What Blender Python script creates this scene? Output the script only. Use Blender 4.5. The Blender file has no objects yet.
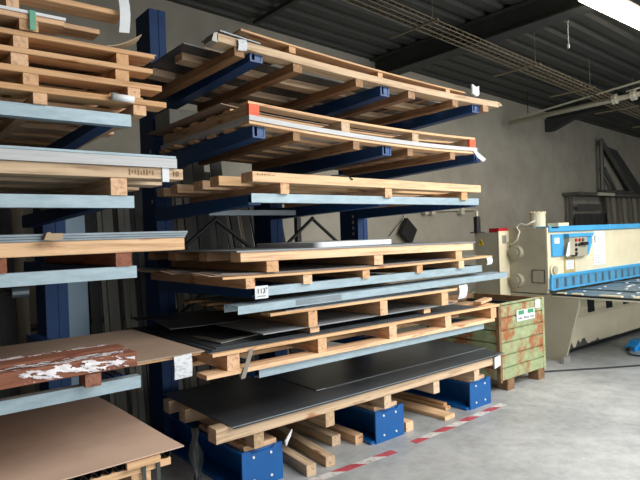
import bpy, bmesh, math, random
from mathutils import Vector, Matrix, noise as nz
S = bpy.context.scene
C = S.collection
R = random.Random(7)

# ------------------------------------------------------------------ camera
cam = bpy.data.cameras.new('camera'); cam.sensor_width = 36.0; cam.sensor_fit = 'HORIZONTAL'
cam.lens = 564.1 / 640 * 36; cam.clip_start = .05; cam.clip_end = 200
co = bpy.data.objects.new('camera', cam); C.objects.link(co)
F = Vector((0.62766597, 0.77844132, -0.00803355)); RT = Vector((0.77782907, -0.62752834, -0.03449815)); UP = Vector((0.03189607, -0.01540459, 0.99937247))
m = Matrix((RT, UP, -F)).transposed().to_4x4(); m.translation = Vector((0, 0, 1.6))
co.matrix_world = m; S.camera = co

# ------------------------------------------------------------------ light
w = bpy.data.worlds.new('world'); S.world = w; w.use_nodes = True
bg = w.node_tree.nodes['Background']; bg.inputs['Color'].default_value = (0.86, 0.94, 1.0, 1); bg.inputs['Strength'].default_value = 0.8
def area(name, loc, target, sx, sy, power, col):
    l = bpy.data.lights.new(name, 'AREA'); l.shape = 'RECTANGLE'; l.size = sx; l.size_y = sy; l.energy = power; l.color = col
    o = bpy.data.objects.new(name, l); C.objects.link(o); o.location = loc
    o.rotation_euler = (Vector(target) - Vector(loc)).to_track_quat('-Z', 'Y').to_euler(); return o
# daylight through the gate, plus an overhead fill added under the closed roof
area('gate_daylight', (5.2, -4.55, 1.75), (4.6, 3.0, 0.9), 8.0, 2.9, 210, (1.0, 0.98, 0.95))
area('overhead_fill', (6.0, -0.9, 3.85), (6.0, -0.7, 0.0), 8.4, 3.4, 760, (1.0, 0.985, 0.95))
S.view_settings.view_transform = 'Standard'; S.view_settings.look = 'None'
S.view_settings.exposure = 0.08; S.view_settings.gamma = 1.0; S.view_settings.use_curve_mapping = False

# ------------------------------------------------------------------ materials
def s2l(c): return tuple(((x / 255) / 12.92 if x / 255 <= .04045 else ((x / 255 + .055) / 1.055) ** 2.4) for x in c) + (1,)
def newmat(name, rough=.6, metal=0.0):
    mt = bpy.data.materials.new(name); mt.use_nodes = True
    nt = mt.node_tree; b = nt.nodes['Principled BSDF']
    b.inputs['Roughness'].default_value = rough; b.inputs['Metallic'].default_value = metal
    return mt, nt, b
def noise(nt, scale=(1, 1, 1), s=5, det=4, rough=.6, rnd=True, dist=0.0):
    tc = nt.nodes.new('ShaderNodeTexCoord'); mp = nt.nodes.new('ShaderNodeMapping'); mp.inputs['Scale'].default_value = scale
    nt.links.new(tc.outputs['Object'], mp.inputs['Vector'])
    if rnd:
        oi = nt.nodes.new('ShaderNodeObjectInfo'); mu = nt.nodes.new('ShaderNodeMath'); mu.operation = 'MULTIPLY'; mu.inputs[1].default_value = 37
        cx = nt.nodes.new('ShaderNodeCombineXYZ'); nt.links.new(oi.outputs['Random'], mu.inputs[0])
        for i in range(3): nt.links.new(mu.outputs[0], cx.inputs[i])
        nt.links.new(cx.outputs[0], mp.inputs['Location'])
    n = nt.nodes.new('ShaderNodeTexNoise'); n.inputs['Scale'].default_value = s; n.inputs['Detail'].default_value = det
    n.inputs['Roughness'].default_value = rough; n.inputs['Distortion'].default_value = dist
    nt.links.new(mp.outputs[0], n.inputs['Vector']); return n
def ramp(nt, src, stops):
    r = nt.nodes.new('ShaderNodeValToRGB'); e = r.color_ramp.elements
    e[0].position, e[0].color = stops[0][0], s2l(stops[0][1]); e[1].position, e[1].color = stops[-1][0], s2l(stops[-1][1])
    for p, c in stops[1:-1]: k = e.new(p); k.color = s2l(c)
    nt.links.new(src, r.inputs[0]); return r
def mix(nt, fac, a, b, mode='MIX'):
    x = nt.nodes.new('ShaderNodeMix'); x.data_type = 'RGBA'; x.blend_type = mode
    if isinstance(fac, (int, float)): x.inputs[0].default_value = fac
    else: nt.links.new(fac, x.inputs[0])
    for i, v in ((6, a), (7, b)):
        if isinstance(v, tuple): x.inputs[i].default_value = v
        else: nt.links.new(v, x.inputs[i])
    return x.outputs[2]
def bump(nt, b, src, st=.2, d=.01):
    bp = nt.nodes.new('ShaderNodeBump'); bp.inputs['Strength'].default_value = st; bp.inputs['Distance'].default_value = d
    nt.links.new(src, bp.inputs['Height']); nt.links.new(bp.outputs[0], b.inputs['Normal'])
def wood(name, light, dark, axis, var=.35):
    mt, nt, b = newmat(name, .75)
    sc = (1.2, 22, 22) if axis == 'X' else (22, 1.2, 22)
    n = noise(nt, sc, 2.2, 5, .65, dist=.6); r = ramp(nt, n.outputs[0], [(.3, dark), (.5, light), (.75, tuple(min(255, c + 14) for c in light))])
    n2 = noise(nt, (2.0, 9, 9) if axis == 'X' else (9, 2.0, 9), 1.7, 2, .5)
    r2 = ramp(nt, n2.outputs[0], [(.66, (255, 255, 255)), (.74, (196, 150, 112))])
    c = mix(nt, 1.0, r.outputs[0], r2.outputs[0], 'MULTIPLY')
    oi = nt.nodes.new('ShaderNodeObjectInfo'); hs = nt.nodes.new('ShaderNodeHueSaturation')
    mr = nt.nodes.new('ShaderNodeMapRange'); mr.inputs[3].default_value = 1 - var; mr.inputs[4].default_value = 1.08
    nt.links.new(oi.outputs['Random'], mr.inputs[0]); nt.links.new(mr.outputs[0], hs.inputs['Value'])
    mr2 = nt.nodes.new('ShaderNodeMapRange'); mr2.inputs[3].default_value = 1.05; mr2.inputs[4].default_value = .85
    nt.links.new(oi.outputs['Random'], mr2.inputs[0]); nt.links.new(mr2.outputs[0], hs.inputs['Saturation'])
    nt.links.new(c, hs.inputs['Color']); nt.links.new(hs.outputs[0], b.inputs['Base Color']); bump(nt, b, n.outputs[0], .25, .004)
    return mt
def plain(name, col, rough=.6, metal=0.0, var=10, s=6, dark=None, scale=(1, 1, 1), bmp=0.0):
    mt, nt, b = newmat(name, rough, metal); n = noise(nt, scale, s, 5, .65)
    lo = dark or tuple(max(0, c - var) for c in col); hi = tuple(min(255, c + var) for c in col)
    r = ramp(nt, n.outputs[0], [(.3, lo), (.52, col), (.75, hi)]); nt.links.new(r.outputs[0], b.inputs['Base Color'])
    if bmp: bump(nt, b, n.outputs[0], bmp, .005)
    return mt
W = {}
for ax in 'XY':
    W['pine' + ax] = wood('pine_' + ax, (220, 178, 132), (178, 134, 92), ax, .15)
    W['old' + ax] = wood('weathered_pine_' + ax, (200, 172, 138), (148, 118, 88), ax, .2)
    W['red' + ax] = wood('reddish_wood_' + ax, (140, 84, 60), (94, 54, 38), ax, .15)
    W['orange' + ax] = wood('orange_pine_' + ax, (210, 166, 122), (168, 124, 86), ax, .15)
    W['brown' + ax] = wood('brown_wood_' + ax, (160, 122, 84), (108, 78, 52), ax, .25)
M = {}
M['galv'] = plain('galvanised_steel', (150, 170, 180), .5, .25, 14, 9, scale=(1, 4, 4))
M['galvd'] = plain('dull_galvanised_steel', (120, 132, 140), .45, .35, 14, 7, scale=(1, 3, 3))
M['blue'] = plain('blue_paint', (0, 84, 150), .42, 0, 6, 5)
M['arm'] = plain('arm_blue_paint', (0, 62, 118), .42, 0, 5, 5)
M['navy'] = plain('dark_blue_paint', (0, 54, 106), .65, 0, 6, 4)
M['black_sheet'] = plain('black_mill_scale_steel', (72, 77, 82), .38, .12, 9, 3, scale=(.6, 3, 3))
M['grey_sheet'] = plain('grey_steel_sheet', (134, 140, 145), .42, .12, 12, 3, scale=(.6, 3, 3))
M['edge'] = plain('cut_steel_edge', (132, 140, 144), .4, .4, 8)
M['brown_sheet'] = plain('brown_cover_board', (206, 178, 158), .8, 0, 6, 1.5, dark=(190, 160, 140))
M['dim_board'] = plain('tan_hardboard', (156, 134, 116), .8, 0, 10, 2)
M['cardboard'] = plain('cardboard', (170, 150, 122), .85, 0, 8, 3)
M['white'] = plain('white_paper', (212, 216, 220), .7, 0, 5, 4)
M['whitepack'] = plain('white_sheet_pack', (182, 184, 186), .5, 0, 10, 5, scale=(1, 6, 20))
M['film'] = plain('white_film', (225, 220, 224), .35, 0, 22, 9)
M['orange_paint'] = plain('orange_paint', (232, 90, 52), .6, 0, 8)
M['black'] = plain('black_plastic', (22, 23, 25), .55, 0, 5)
M['dark'] = plain('dark_steel', (46, 48, 50), .5, .4, 8)
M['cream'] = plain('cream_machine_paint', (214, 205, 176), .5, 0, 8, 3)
M['creamd'] = plain('shaded_cream_machine_paint', (164, 160, 140), .5, 0, 8, 3)  # darker cream; shade of the machine's side faces put into the colour
M['mblue'] = plain('machine_blue_paint', (70, 155, 205), .45, 0, 8, 3)
M['gblue'] = plain('guard_blue_plastic', (78, 140, 176), .35, 0, 18, 7, scale=(5, 1, .6))
M['table'] = plain('machine_table_steel', (84, 106, 122), .4, .3, 22, 6)
M['red'] = plain('red_plastic', (168, 24, 38), .45, 0, 6)
M['pedal'] = plain('bright_blue_plastic', (40, 150, 225), .4, 0, 6)
M['teal'] = plain('green_strap', (92, 160, 132), .4, 0, 10)
M['strap'] = plain('dark_strap', (56, 66, 62), .4, 0, 8)
M['greystrap'] = plain('grey_strap', (128, 122, 114), .4, 0, 10)
M['lblue'] = plain('light_blue_sheet', (130, 156, 176), .45, .1, 7, 1)
M['yellow'] = plain('yellow_sign', (230, 196, 30), .5, 0, 4)
M['brass'] = plain('brass_marking', (196, 170, 110), .5, .2, 10)
M['signgreen'] = plain('green_sign', (56, 140, 96), .5, 0, 14, 40)
M['pale'] = plain('pale_hanging_plastic', (112, 118, 120), .5, 0, 10)
M['lightpipe'] = plain('light_grey_pipe', (196, 192, 174), .5, 0, 10)
M['beam'] = plain('roof_beam_steel', (54, 57, 57), .7, 0, 5)
M['tray'] = plain('cable_tray_wire', (128, 116, 94), .6, 0, 8)
for nm, c in (('st_a', (92, 92, 88)), ('st_b', (66, 68, 70)), ('st_c', (128, 122, 110)), ('st_d', (48, 50, 52)), ('st_e', (104, 92, 74)), ('st_f', (150, 150, 142))):
    M[nm] = plain('stored_' + nm[-1], c, .5, .2, 14, 2, scale=(4, 4, .6))
def emis(name, col, st):
    mt, nt, b = newmat(name); b.inputs['Emission Color'].default_value = col; b.inputs['Emission Strength'].default_value = st; return mt
M['tube'] = emis('glowing_tube', (1, .86, .66, 1), 14)
# red and white tape
mt, nt, b = newmat('red_white_tape', .55); tc = nt.nodes.new('ShaderNodeTexCoord'); sp = nt.nodes.new('ShaderNodeSeparateXYZ'); nt.links.new(tc.outputs['Object'], sp.inputs[0])
a1 = nt.nodes.new('ShaderNodeMath'); a1.operation = 'MULTIPLY_ADD'; a1.inputs[1].default_value = 1.2; nt.links.new(sp.outputs[1], a1.inputs[0]); nt.links.new(sp.outputs[0], a1.inputs[2])
a2 = nt.nodes.new('ShaderNodeMath'); a2.operation = 'MULTIPLY'; a2.inputs[1].default_value = 2.7; nt.links.new(a1.outputs[0], a2.inputs[0])
a3 = nt.nodes.new('ShaderNodeMath'); a3.operation = 'FRACT'; nt.links.new(a2.outputs[0], a3.inputs[0])
a4 = nt.nodes.new('ShaderNodeMath'); a4.operation = 'GREATER_THAN'; a4.inputs[1].default_value = .5; nt.links.new(a3.outputs[0], a4.inputs[0])
cc = mix(nt, a4.outputs[0], s2l((176, 74, 84)), s2l((200, 198, 194)))
n = noise(nt, (1, 1, 1), 18, 4, .7); rr = ramp(nt, n.outputs[0], [(.3, (150, 146, 146)), (.5, (255, 255, 255))]); nt.links.new(mix(nt, .8, cc, rr.outputs[0], 'MULTIPLY'), b.inputs['Base Color']); M['tape'] = mt
# printed paper: rows of faint print
mt, nt, b = newmat('printed_paper', .7); tc = nt.nodes.new('ShaderNodeTexCoord'); mp = nt.nodes.new('ShaderNodeMapping'); mp.inputs['Scale'].default_value = (150, 150, 110)
nt.links.new(tc.outputs['Object'], mp.inputs[0]); v = nt.nodes.new('ShaderNodeTexVoronoi'); v.inputs['Scale'].default_value = 1; nt.links.new(mp.outputs[0], v.inputs[0])
n = noise(nt, (50, 50, 130), 1, 2, .6); rr = ramp(nt, n.outputs[0], [(.40, (182, 188, 198)), (.52, (214, 218, 222))]); nt.links.new(rr.outputs[0], b.inputs['Base Color']); M['print'] = mt
# rusty green crate
mt, nt, b = newmat('rusty_green_paint', .65); n = noise(nt, (1, 1, 1), 5, 7, .7); n2 = noise(nt, (1, 1, 1), 16, 4, .7)
r1 = ramp(nt, n2.outputs[0], [(.3, (128, 142, 102)), (.7, (160, 170, 130))]); r2 = ramp(nt, n.outputs[0], [(.5, (0, 0, 0)), (.62, (255, 255, 255))])
nt.links.new(mix(nt, r2.outputs[0], r1.outputs[0], s2l((150, 88, 50))), b.inputs['Base Color']); M['crate'] = mt
M['rust'] = plain('rusty_brown_steel', (126, 96, 66), .8, 0, 14, 8, dark=(90, 60, 40))
# concrete floor
mt, nt, b = newmat('concrete_floor', .5); n = noise(nt, (1, 1, 1), .9, 8, .65, False); n2 = noise(nt, (1, 1, 1), 7, 8, .75, False)
r1 = ramp(nt, n.outputs[0], [(.3, (146, 149, 150)), (.5, (163, 166, 167)), (.7, (180, 183, 183))]); r2 = ramp(nt, n2.outputs[0], [(.3, (214, 214, 214)), (.6, (255, 255, 255))])
nt.links.new(mix(nt, 1.0, r1.outputs[0], r2.outputs[0], 'MULTIPLY'), b.inputs['Base Color']); bump(nt, b, n2.outputs[0], .1, .003)
rg = nt.nodes.new('ShaderNodeMapRange'); rg.inputs[3].default_value = .28; rg.inputs[4].default_value = .6; nt.links.new(n.outputs[0], rg.inputs[0]); nt.links.new(rg.outputs[0], b.inputs['Roughness']); M['floor'] = mt
# wall
mt, nt, b = newmat('concrete_wall', .85); n = noise(nt, (1, 1, 1), .8, 6, .6, False); n2 = noise(nt, (1, 1, .8), 3, 5, .6, False)
r1 = ramp(nt, n.outputs[0], [(.3, (156, 152, 140)), (.7, (174, 170, 158))]); r2 = ramp(nt, n2.outputs[0], [(.3, (238, 238, 236)), (.6, (255, 255, 255))])
nt.links.new(mix(nt, 1.0, r1.outputs[0], r2.outputs[0], 'MULTIPLY'), b.inputs['Base Color']); bump(nt, b, n2.outputs[0], .15, .004); M['wall'] = mt
M['roof'] = plain('roof_deck', (66, 68, 66), .6, .1, 5, 1)

# ------------------------------------------------------------------ mesh helpers
def box(bm, x0, x1, y0, y1, z0, z1, axis='X', seg=1, ch=.002, f=None, off=None):
    """chamfered bar along an axis; f(x, y) lifts it; off(t) shifts its cross-section"""
    lo = {'X': (x0, x1), 'Y': (y0, y1), 'Z': (z0, z1)}; a0, a1 = lo[axis]; o = [k for k in 'XYZ' if k != axis]
    (b0, b1), (c0, c1) = lo[o[0]], lo[o[1]]; ch = min(ch, (b1 - b0) * .3, (c1 - c0) * .3)
    prof = [(b0 + ch, c0), (b1 - ch, c0), (b1, c0 + ch), (b1, c1 - ch), (b1 - ch, c1), (b0 + ch, c1), (b0, c1 - ch), (b0, c0 + ch)] if ch > 0 else [(b0, c0), (b1, c0), (b1, c1), (b0, c1)]
    rings = []
    for i in range(seg + 1):
        a = a0 + (a1 - a0) * i / seg; rg = []
        for pb, pc in prof:
            d = {axis: a, o[0]: pb, o[1]: pc}; x, y, z = d['X'], d['Y'], d['Z']
            if off: dx, dy, dz = off(i / seg); x += dx; y += dy; z += dz
            if f: z += f(x, y)
            rg.append(bm.verts.new((x, y, z)))
        rings.append(rg)
    k = len(prof)
    for i in range(seg):
        for j in range(k): bm.faces.new((rings[i][j], rings[i][(j + 1) % k], rings[i + 1][(j + 1) % k], rings[i + 1][j]))
    bm.faces.new(rings[0][::-1]); bm.faces.new(rings[-1])
def slab(bm, x0, x1, y0, y1, z0, z1, nx=8, ny=6, f=None, corner=None):
    """thin closed sheet with a grid so it can sag or warp"""
    g = [[], []]
    for s, z in ((0, z0), (1, z1)):
        for i in range(nx + 1):
            row = []
            for j in range(ny + 1):
                x = x0 + (x1 - x0) * i / nx; y = y0 + (y1 - y0) * j / ny
                if corner: x, y = corner(x, y)
                row.append(bm.verts.new((x, y, z + (f(x, y) if f else 0))))
            g[s].append(row)
    for i in range(nx):
        for j in range(ny):
            bm.faces.new((g[1][i][j], g[1][i + 1][j], g[1][i + 1][j + 1], g[1][i][j + 1])); bm.faces.new((g[0][i][j], g[0][i][j + 1], g[0][i + 1][j + 1], g[0][i + 1][j]))
    for i in range(nx):
        for j in (0, ny): bm.faces.new((g[0][i][j], g[0][i + 1][j], g[1][i + 1][j], g[1][i][j]))
    for j in range(ny):
        for i in (0, nx): bm.faces.new((g[0][i][j], g[0][i][j + 1], g[1][i][j + 1], g[1][i][j]))
def poly(bm, pts, z0, z1, axis='Z'):
    """extruded outline; axis Z: pts (x,y); Y: pts (x,z) from y=z0..z1; X: pts (y,z)"""
    def P(p, h): return {'Z': (p[0], p[1], h), 'Y': (p[0], h, p[1]), 'X': (h, p[0], p[1])}[axis]
    a = [bm.verts.new(P(p, z0)) for p in pts]; b = [bm.verts.new(P(p, z1)) for p in pts]; k = len(pts)
    bm.faces.new(a); bm.faces.new(b[::-1])
    for i in range(k): bm.faces.new((a[i], a[(i + 1) % k], b[(i + 1) % k], b[i]))
def tube(bm, pts, r, n=8, rf=None):
    pts = [Vector(p) for p in pts]; rings = []; up = None
    for i, p in enumerate(pts):
        d = (pts[min(i + 1, len(pts) - 1)] - pts[max(i - 1, 0)]).normalized()
        if up is None: up = Vector((0, 0, 1)) if abs(d.z) < .9 else Vector((1, 0, 0))
        u = (up - d * up.dot(d)).normalized(); up = u; v = d.cross(u); q = rf(i / (len(pts) - 1)) if rf else r
        rings.append([bm.verts.new(p + (u * math.cos(2 * math.pi * k / n) + v * math.sin(2 * math.pi * k / n)) * q) for k in range(n)])
    for i in range(len(rings) - 1):
        for k in range(n): bm.faces.new((rings[i][k], rings[i][(k + 1) % n], rings[i + 1][(k + 1) % n], rings[i + 1][k]))
    bm.faces.new(rings[0][::-1]); bm.faces.new(rings[-1])
def new(): return bmesh.new()
def obj(name, bm, mat, parent=None, base=None, label=None, smooth=False):
    """world-space bmesh -> object; origin at the parent's (or its own) base"""
    bmesh.ops.recalc_face_normals(bm, faces=bm.faces)
    me = bpy.data.meshes.new(name); o = bpy.data.objects.new(name, me); C.objects.link(o)
    if parent:
        p = parent
        org = Vector((0, 0, 0))
        while p: org += p.location; p = p.parent
    else:
        if base is None:
            vs = [v.co for v in bm.verts]; base = ((min(v.x for v in vs) + max(v.x for v in vs)) / 2, (min(v.y for v in vs) + max(v.y for v in vs)) / 2, min(v.z for v in vs))
        org = Vector(base); o.location = org
    bmesh.ops.translate(bm, vec=-org, verts=bm.verts); bm.to_mesh(me); bm.free(); me.materials.append(mat)
    if smooth:
        for p in me.polygons: p.use_smooth = True
    if parent: o.parent = parent
    if label: o['label'] = label
    return o
def tag(o, label, cat, group=None):
    o['label'] = label; o['category'] = cat
    if group: o['group'] = group
    return o
def thing(name, label, cat, loc, group=None):
    o = bpy.data.objects.new(name, None); C.objects.link(o); o.location = loc; o.empty_display_size = .1; return tag(o, label, cat, group)
def struct(name, bm, mat, parent=None):
    o = obj(name, bm, mat, parent)
    if not parent: o['kind'] = 'structure'
    return o
def B(name, mat, parent, x0, x1, y0, y1, z0, z1, axis='X', label=None, **k):
    bm = new(); box(bm, x0, x1, y0, y1, z0, z1, axis, **k); return obj(name, bm, mat, parent, label=label)
def text(name, s, size, loc, mat, parent, rot=(math.pi / 2, 0, 0), label=None):
    cu = bpy.data.curves.new(name, 'FONT'); cu.body = s; cu.size = size; cu.extrude = .0006; cu.align_x = 'CENTER'; cu.align_y = 'CENTER'
    t = bpy.data.objects.new(name + '_curve', cu); C.objects.link(t); bpy.context.view_layer.update()
    me = bpy.data.meshes.new_from_object(t); bpy.data.objects.remove(t); me.transform(Matrix.Translation(loc) @ (Matrix.Rotation(rot[2], 4, 'Z') @ Matrix.Rotation(rot[1], 4, 'Y') @ Matrix.Rotation(rot[0], 4, 'X')))
    p = parent; org = Vector((0, 0, 0))
    while p: org += p.location; p = p.parent
    me.transform(Matrix.Translation(-org)); me.materials.clear(); me.materials.append(mat)
    o = bpy.data.objects.new(name, me); C.objects.link(o); o.parent = parent
    if label: o['label'] = label
    return o
def quad3(p0, p1, p2):
    """smooth z(x) through three (x, z)"""
    (a, A), (b, Bz), (c, Cz) = p0, p1, p2
    return lambda x: A * (x - b) * (x - c) / ((a - b) * (a - c)) + Bz * (x - a) * (x - c) / ((b - a) * (b - c)) + Cz * (x - a) * (x - b) / ((c - a) * (c - b))
def paper(parent, x0, x1, y, z0, z1, mat='print', lean=0.0, label='white printed paper tag', curl=.012):
    bm = new(); n = 6; ph = R.random() * 6
    fr, bk = [], []
    for i in range(n + 1):
        t = i / n; z = z0 + (z1 - z0) * t; yy = y - curl * math.sin(t * 3.1) ; dx = lean * (1 - t)
        for L, d in ((fr, 0), (bk, .0012)): L.append([bm.verts.new((x0 + dx, yy + d, z)), bm.verts.new((x1 + dx, yy + d + .004 * math.sin(ph), z + .004))])
    for i in range(n):
        for L in (fr, bk): bm.faces.new((L[i][0], L[i][1], L[i + 1][1], L[i + 1][0]))
        for s in (0, 1): bm.faces.new((fr[i][s], fr[i + 1][s], bk[i + 1][s], bk[i][s]))
    for i in (0, n): bm.faces.new((fr[i][0], fr[i][1], bk[i][1], bk[i][0]))
    return obj('paper_tag', bm, M[mat], parent, label=label)

# ------------------------------------------------------------------ the setting
def roofz(x): return 4.66 - .042 * x
bm = new(); box(bm, -6, 19, -7, 6.9, -.2, 0, ch=0); struct('floor', bm, M['floor'])
bm = new(); poly(bm, [(-4, 0), (17.2, 0), (17.2, roofz(17.2)), (-4, roofz(-4))], 6.5, 6.75, 'Y'); struct('wall_back', bm, M['wall'])
bm = new(); poly(bm, [(-5, 0), (6.75, 0), (6.75, 4.8), (-5, 4.8)], -4.2, -4.0, 'X'); struct('wall_left', bm, M['wall'])
bm = new(); poly(bm, [(-5, 0), (6.75, 0), (6.75, 3.9), (-5, 3.9)], 17.2, 17.4, 'X'); struct('wall_right', bm, M['wall'])
bm = new(); poly(bm, [(-4, 0), (-.6, 0), (-.6, 3.3), (10.2, 3.3), (10.2, 0), (17.2, 0), (17.2, roofz(17.2)), (-4, roofz(-4))], -5.1, -4.9, 'Y'); struct('wall_front', bm, M['wall'])  # unseen front wall, added so daylight enters only through the low gate
# trapezoidal roof deck, ribs along X
bm = new(); prof = []; y = -4.9
while y < 6.7:
    prof += [(y, 0), (y + .14, 0), (y + .17, .05), (y + .26, .05)]; y += .29
prof = [p for p in prof if p[0] < 6.72]
rows = [[bm.verts.new((x, py, roofz(x) + pz)) for py, pz in prof] for x in (-4.2, 17.4)]; rows2 = [[bm.verts.new((x, py, roofz(x) + pz + .12)) for py, pz in prof] for x in (-4.2, 17.4)]
for r_ in (rows, rows2):
    for i in range(len(prof) - 1): bm.faces.new((r_[0][i], r_[0][i + 1], r_[1][i + 1], r_[1][i]))
for i in range(len(prof) - 1):
    for s in (0, 1): bm.faces.new((rows[s][i], rows[s][i + 1], rows2[s][i + 1], rows2[s][i]))
for i in (0, -1): bm.faces.new((rows[0][i], rows[1][i], rows2[1][i], rows2[0][i]))
struct('ceiling', bm, M['roof'])
def ibeam(bm, x, y0, y1, zt, h, w):
    for (a, b, c, d) in ((x - w / 2, x + w / 2, zt - .02, zt), (x - w / 2, x + w / 2, zt - h, zt - h + .02), (x - .01, x + .01, zt - h + .02, zt - .02)): box(bm, a, b, y0, y1, c, d, 'Y', ch=0)
for i, (x, h, ww) in enumerate(((6.5, .3, .26), (11.75, .22, .2), (1.0, .3, .26))):
    bm = new(); zt = roofz(x) - .006
    ibeam(bm, x, -4.9, 6.48, zt, h, ww)
    if i == 1: poly(bm, [(6.49, zt - .46), (6.35, zt - .46), (5.7, zt - h), (6.49, zt - h)], x - .08, x + .08, 'X')
    struct('trim_%d' % (i + 1), bm, M['beam'])
# small purlins hung below the deck and the cable tray
for i, (x, y0, y1) in enumerate(((4.1, 2.6, 6.3),)):
    bm = new(); z = roofz(x) - .03; box(bm, x - .03, x + .03, y0, y1, z - .05, z, 'Y', ch=0); struct('trim_%d' % (4 + i), bm, M['beam'])
t = thing('cable_tray', 'long wire mesh cable tray hanging under the dark corrugated roof', 'cable tray', (4, 4.9, roofz(4)))
def trz(x): return 4.395 - .0667 * x
bm = new()
for yy, zz in ((4.27, 0), (4.27, .05), (4.53, 0), (4.53, .05), (4.35, 0), (4.44, 0)): tube(bm, [(3.2, yy, trz(3.2) + zz), (16, yy, trz(16) + zz)], .006, 5)
x = 3.3
while x < 16: tube(bm, [(x, 4.27, trz(x) + .05), (x, 4.27, trz(x)), (x, 4.53, trz(x)), (x, 4.53, trz(x) + .05)], .005, 4); x += .12
obj('wire_mesh', bm, M['tray'], t)
for x in (5.2, 7.4, 9.0, 10.6, 12.2):
    bm = new(); tube(bm, [(x, 4.15, trz(x) - .012), (x, 4.9, trz(x) - .012)], .014, 6); tube(bm, [(x, 4.23, trz(x) - .012), (x, 4.23, roofz(x) + .01)], .003, 5); obj('hanger', bm, M['tray'], t)
bm = new(); pp = [(3.2 + .4 * i, 4.39 + .03 * math.sin(i * 1.7), trz(3.2 + .4 * i) + .022) for i in range(32)]; tube(bm, pp, .014, 6); obj('cable', bm, M['black'], t)
# fluorescent lamp
t = thing('tube_lamp', 'long glowing fluorescent lamp hanging near the roof at top right', 'lamp', (7.2, 2.76, 4.0), None)
B('housing', M['beam'], t, 5.9, 9.2, 2.62, 2.90, 4.037, 4.09)
for yy in (2.665, 2.76, 2.855):
    bm = new(); tube(bm, [(5.95, yy, 4.0), (9.15, yy, 4.0)], .036, 10); obj('tube', bm, M['tube'], t, smooth=True)
for x in (6.3, 8.8):
    bm = new(); tube(bm, [(x, 2.76, 4.08), (x, 2.76, roofz(x) + .0)], .005, 5); obj('suspension', bm, M['dark'], t)
pl = bpy.data.lights.new('lamp_light', 'AREA'); pl.shape = 'RECTANGLE'; pl.size = 3.0; pl.size_y = .18; pl.energy = 22; pl.color = (1, .86, .68)
po = bpy.data.objects.new('lamp_light', pl); C.objects.link(po); po.location = (7.55, 2.76, 3.96)
# little hanging chain beside lamp
bm = new(); x0, y0 = 7.35, 3.72
for i in range(9): tube(bm, [(x0 + .006 * (-1) ** i, y0, 4.33 - .035 * i), (x0 - .006 * (-1) ** i, y0, 4.30 - .035 * i)], .007, 6)
tube(bm, [(x0, y0, 4.02), (x0, y0, 3.97)], .016, 8)
tag(obj('pull_chain', bm, M['white']), 'short pale pull chain hanging from the roof beside the lamp', 'chain')
# light pipe and thin tie along Y
t = thing('service_pipe', 'pale round pipe with a thin tie rod above, high over the machine', 'pipe', (10, 5, 3.7))
bm = new(); tube(bm, [(10, 1.5, 3.86), (10, 3.9, 3.75), (10, 6.3, 3.69)], .045, 12); obj('pipe', bm, M['lightpipe'], t, smooth=True)
for k in (3.95, 4.25):
    bm = new(); tube(bm, [(10, k, 3.745), (10, k + .07, 3.742)], .085, 12); obj('coupling', bm, M['lightpipe'], t)
bm = new(); tube(bm, [(10.02, 1.5, 4.16), (10.02, 6.2, 3.76)], .018, 8); obj('tie_rod', bm, M['lightpipe'], t)
bm = new(); tube(bm, [(10.0, 4.1, 3.83), (10.0, 1.5, 4.06)], .014, 8); obj('tie_rod', bm, M['lightpipe'], t)
for k in (2.2, 5.9):
    bm = new(); tube(bm, [(10, k, 3.8), (10, k, roofz(10) + .01)], .008, 5); obj('hanger', bm, M['dark'], t)

# ------------------------------------------------------------------ cantilever racks
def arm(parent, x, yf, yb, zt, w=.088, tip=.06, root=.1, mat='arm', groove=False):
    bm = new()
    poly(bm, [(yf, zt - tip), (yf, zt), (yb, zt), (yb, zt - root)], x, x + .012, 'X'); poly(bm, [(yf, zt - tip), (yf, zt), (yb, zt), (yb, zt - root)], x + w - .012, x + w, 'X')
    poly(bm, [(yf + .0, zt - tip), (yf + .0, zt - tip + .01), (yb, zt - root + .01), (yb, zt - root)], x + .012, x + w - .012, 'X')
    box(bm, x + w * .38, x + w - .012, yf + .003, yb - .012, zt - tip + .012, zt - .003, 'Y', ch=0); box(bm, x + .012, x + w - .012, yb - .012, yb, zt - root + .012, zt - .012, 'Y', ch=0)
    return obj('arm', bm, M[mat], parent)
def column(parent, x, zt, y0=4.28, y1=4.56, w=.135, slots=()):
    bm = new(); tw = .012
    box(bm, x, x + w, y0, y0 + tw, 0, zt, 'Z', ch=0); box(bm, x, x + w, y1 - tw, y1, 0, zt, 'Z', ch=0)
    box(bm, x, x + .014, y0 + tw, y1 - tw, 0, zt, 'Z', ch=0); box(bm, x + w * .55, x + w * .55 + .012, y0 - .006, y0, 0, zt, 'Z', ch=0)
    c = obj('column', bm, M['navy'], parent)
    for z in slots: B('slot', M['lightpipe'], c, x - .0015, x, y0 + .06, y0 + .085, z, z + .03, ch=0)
    return c
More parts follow.
